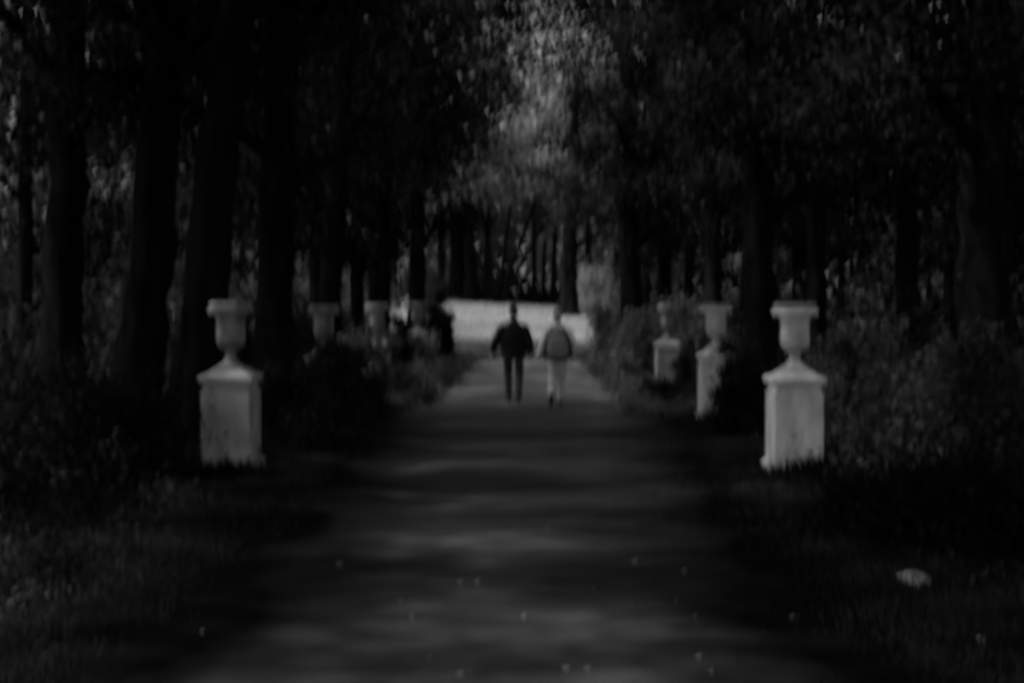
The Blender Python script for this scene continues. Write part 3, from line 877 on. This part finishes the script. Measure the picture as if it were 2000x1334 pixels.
def person(x, y, label, kind):
    root = tag(empty('person', (x, y, gz(x, y) + .012)), label, 'person', None)
    m = kind == 'man'
    k = 1.0 if m else .965
    hip = .93 * k; sh = 1.40 * k if m else 1.40 * k
    sw = .19 if m else .175
    # legs: hip, knee, ankle, walking away from the viewer
    if m:
        legs = [((-.095, 0, hip), (-.10, .12, .50), (-.085, .02, .09), 0, 0), ((.095, 0, hip), (.105, .02, .49), (.095, -.16, .10), -.25, .02)]
        arms = [((-sw, 0, sh - .055), (-.32, -.03, 1.11), (-.385, .07, .87)), ((sw, 0, sh - .055), (.29, -.05, 1.09), (.31, .02, .85))]
    else:
        legs = [((-.085, 0, hip), (-.09, .03, .50), (-.115, -.24, .17), -.75, .09), ((.085, 0, hip), (.07, .10, .48), (.05, .04, .09), 0, 0)]
        arms = [((-sw, 0, sh - .05), (-.25, -.02, 1.10), (-.34, .04, .86)), ((sw, 0, sh - .05), (.27, -.02, 1.10), (.27, .10, .88))]
    body = []
    body.append(loft([((0, 0, hip - .10), .12, .085), ((0, 0, hip), .155, .105), ((0, 0, hip + .15), .135, .09), ((0, 0, hip + .33), sw * .85, .10), ((0, 0, sh - .02), sw * .9, .085), ((0, 0, sh + .05), .07, .06)]))
    hz = 1.745 * k - .115
    body.append(limb([(0, 0, sh), (0, .01, hz - .04)], [.062, .056]))
    body.append(ball((0, .015, hz), (.076, .095, .115)))
    body.append(ball((0, .045, hz - .055), (.055, .065, .06)))                       # jaw
    body.append(limb([(0, .10, hz + .01), (0, .128, hz - .022), (0, .112, hz - .032)], [.010, .015, .011], 8))   # nose
    body.append(ball((0, .100, hz - .06), (.026, .014, .011), 10, 6))            # mouth
    for s in (-1, 1):
        body.append(ball((s * .030, .100, hz + .008), (.013, .010, .008), 8, 6))      # eyes
        body.append(ball((s * .078, .01, hz - .005), (.010, .020, .032), 10, 6))       # ears
    for (h, kn, an, a_, l_) in legs:
        body.append(limb([Vector(h) + Vector((0, 0, .02)), Vector(h).lerp(Vector(kn), .5), kn, Vector(kn).lerp(Vector(an), .35) + Vector((0, -.012, 0)), an, Vector(an) + Vector((0, 0.03, -.04))],
                         [.085, .075, .055, .054, .036, .034]))
    for i, (s0, e, w) in enumerate(arms):
        s0, e, w = Vector(s0), Vector(e), Vector(w)
        body.append(limb([s0, s0.lerp(e, .5), e, e.lerp(w, .4), w], [.052, .046, .038, .036, .026]))
        body += hand(w, w - e, 1 if i == 0 else -1)
    fuse(body, 'body', M['skin'], root, .0065, 3)
    # hair
    hr = [ball((0, .002, hz + .025), (.086, .098, .102)), ball((0, -.03, hz - .02), (.07, .07, .07))]
    if not m: hr.append(ball((0, -.045, hz - .07), (.06, .05, .07)))
    fuse(hr, 'hair', M['hair'] if m else M['hair_fair'], root, .01)
    # clothing
    top = M['black'] if m else M['white']
    g = .046 if m else .016
    hem = .83 if m else .90
    shp = [loft([((0, 0, hem - (.03 if m else 0)), .215 if m else .17, .15), ((0, 0, hem + .12), .24 if m else .155, .13 if m else .115), ((0, 0, 1.12), sw + (.055 if m else .02) + g * .6, .13 + g * .4), ((0, 0, sh - .10), sw + .01 + g * .5, .12 + g * .4), ((0, 0, sh - .02), sw + .0, .10), ((0, 0, sh + .03), sw - .055, .085), ((0, 0, sh + .075), .08, .07)])]
    for (s0, e, w) in arms:
        s0, e, w = Vector(s0), Vector(e), Vector(w)
        shp.append(limb([s0 + Vector((0, 0, .0)), s0.lerp(e, .5), e, e.lerp(w, .5), e.lerp(w, .97)], [.068 + g * .5, .062 + g * .5, .056 + g * .5, .05 + g * .4, .042 + g * .2]))
        shp.append(ball(tuple(s0), (.062 + g * .4,) * 3))
    fuse(shp, 'jacket' if m else 'shirt', top, root, .012, 5)
    if m:
        shp = [limb([(0, 0, sh + .05), (0, .005, sh + .11)], [.076, .07])]
        fuse(shp, 'collar', top, root, .009)
    tr = [loft([((0, 0, hip - .12), .16, .12), ((0, 0, hip + .02), .172, .125), ((0, 0, hip + .10), .155, .115)])]
    for (h, kn, an, a_, l_) in legs:
        h, kn, an = Vector(h), Vector(kn), Vector(an)
        if True:
            tr.append(limb([h, h.lerp(kn, .5), kn, kn.lerp(an, .5), an + Vector((0, 0, .0))], [.098, .09, .075, .066, .06]))
        else:
            tr.append(limb([h, h.lerp(kn, .45), h.lerp(kn, .62)], [.098, .098, .10]))
    fuse(tr, 'trousers', M['dark'] if m else M['pale_cloth'], root, .011, 4)
    for (h, kn, an, a_, l_) in legs:
        fuse(foot(an[0], an[1] + .02 if a_ == 0 else an[1] - .01, max(0, an[2] - .09) + (0.0 if a_ == 0 else .03), a_), 'shoe', M['shoe'], root, .009)
    return root, sh

man, msh = person(px(1003, 25.8), 25.8, 'man in bulky black jacket and dark trousers walking away, left of the pair', 'man')
wom, wsh = person(px(1089, 24.9), 24.9, 'person in white shirt and pale trousers walking away with a grey backpack', 'woman')

# backpack on the second walker's back
def backpack():
    wx, wy, wz = wom.location
    t = tag(empty('backpack', (wx, wy, wz + .79)), 'big rounded grey backpack worn by the walker in the white shirt', 'backpack')
    def egg(cx, cy, cz, rx, ry, rz, p):
        V = []; Fc = []; seg, rings = 28, 18
        for i in range(rings + 1):
            v = -math.pi / 2 + math.pi * (i + .01) / (rings + .02)
            for k in range(seg):
                a = 2 * math.pi * k / seg
                se = lambda c: math.copysign(abs(c) ** p, c)
                wide = 1.0 - .18 * math.sin(v)
                V.append((cx + rx * wide * se(math.cos(v)) * se(math.cos(a)), cy + ry * se(math.cos(v)) * se(math.sin(a)), cz + rz * se(math.sin(v))))
        for i in range(rings):
            for k in range(seg):
                Fc.append((i * seg + k, i * seg + (k + 1) % seg, (i + 1) * seg + (k + 1) % seg, (i + 1) * seg + k))
        return mesh_np('s', V, Fc)
    link('main_bag', egg(0, -.245, .26, .235, .14, .285, .7), M['bag_dark'], t, True)
    link('front_pocket', egg(0, -.36, .25, .185, .075, .22, .75), M['bag'], t, True)
    link('side_pocket', egg(-.225, -.22, .14, .035, .07, .11, .8), M['bag_dark'], t, True)
    link('side_pocket', egg(.225, -.22, .14, .035, .07, .11, .8), M['bag_dark'], t, True)
    lid = link('lid', egg(0, -.25, .49, .17, .12, .05, .8), M['bag_dark'], t, True)
    for s in (-1, 1):
        a = Acc()
        a.add(*tube_arrays([(s * .10, -.16, .50), (s * .11, -.07, .60), (s * .115, .05, .575), (s * .12, .15, .48), (s * .135, .155, .3), (s * .17, .03, .14), (s * .15, -.15, .07)], [.013] * 7, 6))
        link('shoulder_strap', a.mesh('shoulder_strap'), M['bag_dark'], t, True)
    a = Acc(); a.add(*tube_arrays([(-.04, -.2, .53), (-.03, -.2, .57), (.03, -.2, .57), (.04, -.2, .53)], [.009] * 4, 6))
    link('grab_handle', a.mesh('grab_handle'), M['bag_dark'], t, True)
backpack()
print('objects', len(bpy.data.objects), 'tris', sum(len(o.data.polygons) * 2 for o in bpy.data.objects if o.type == 'MESH'))
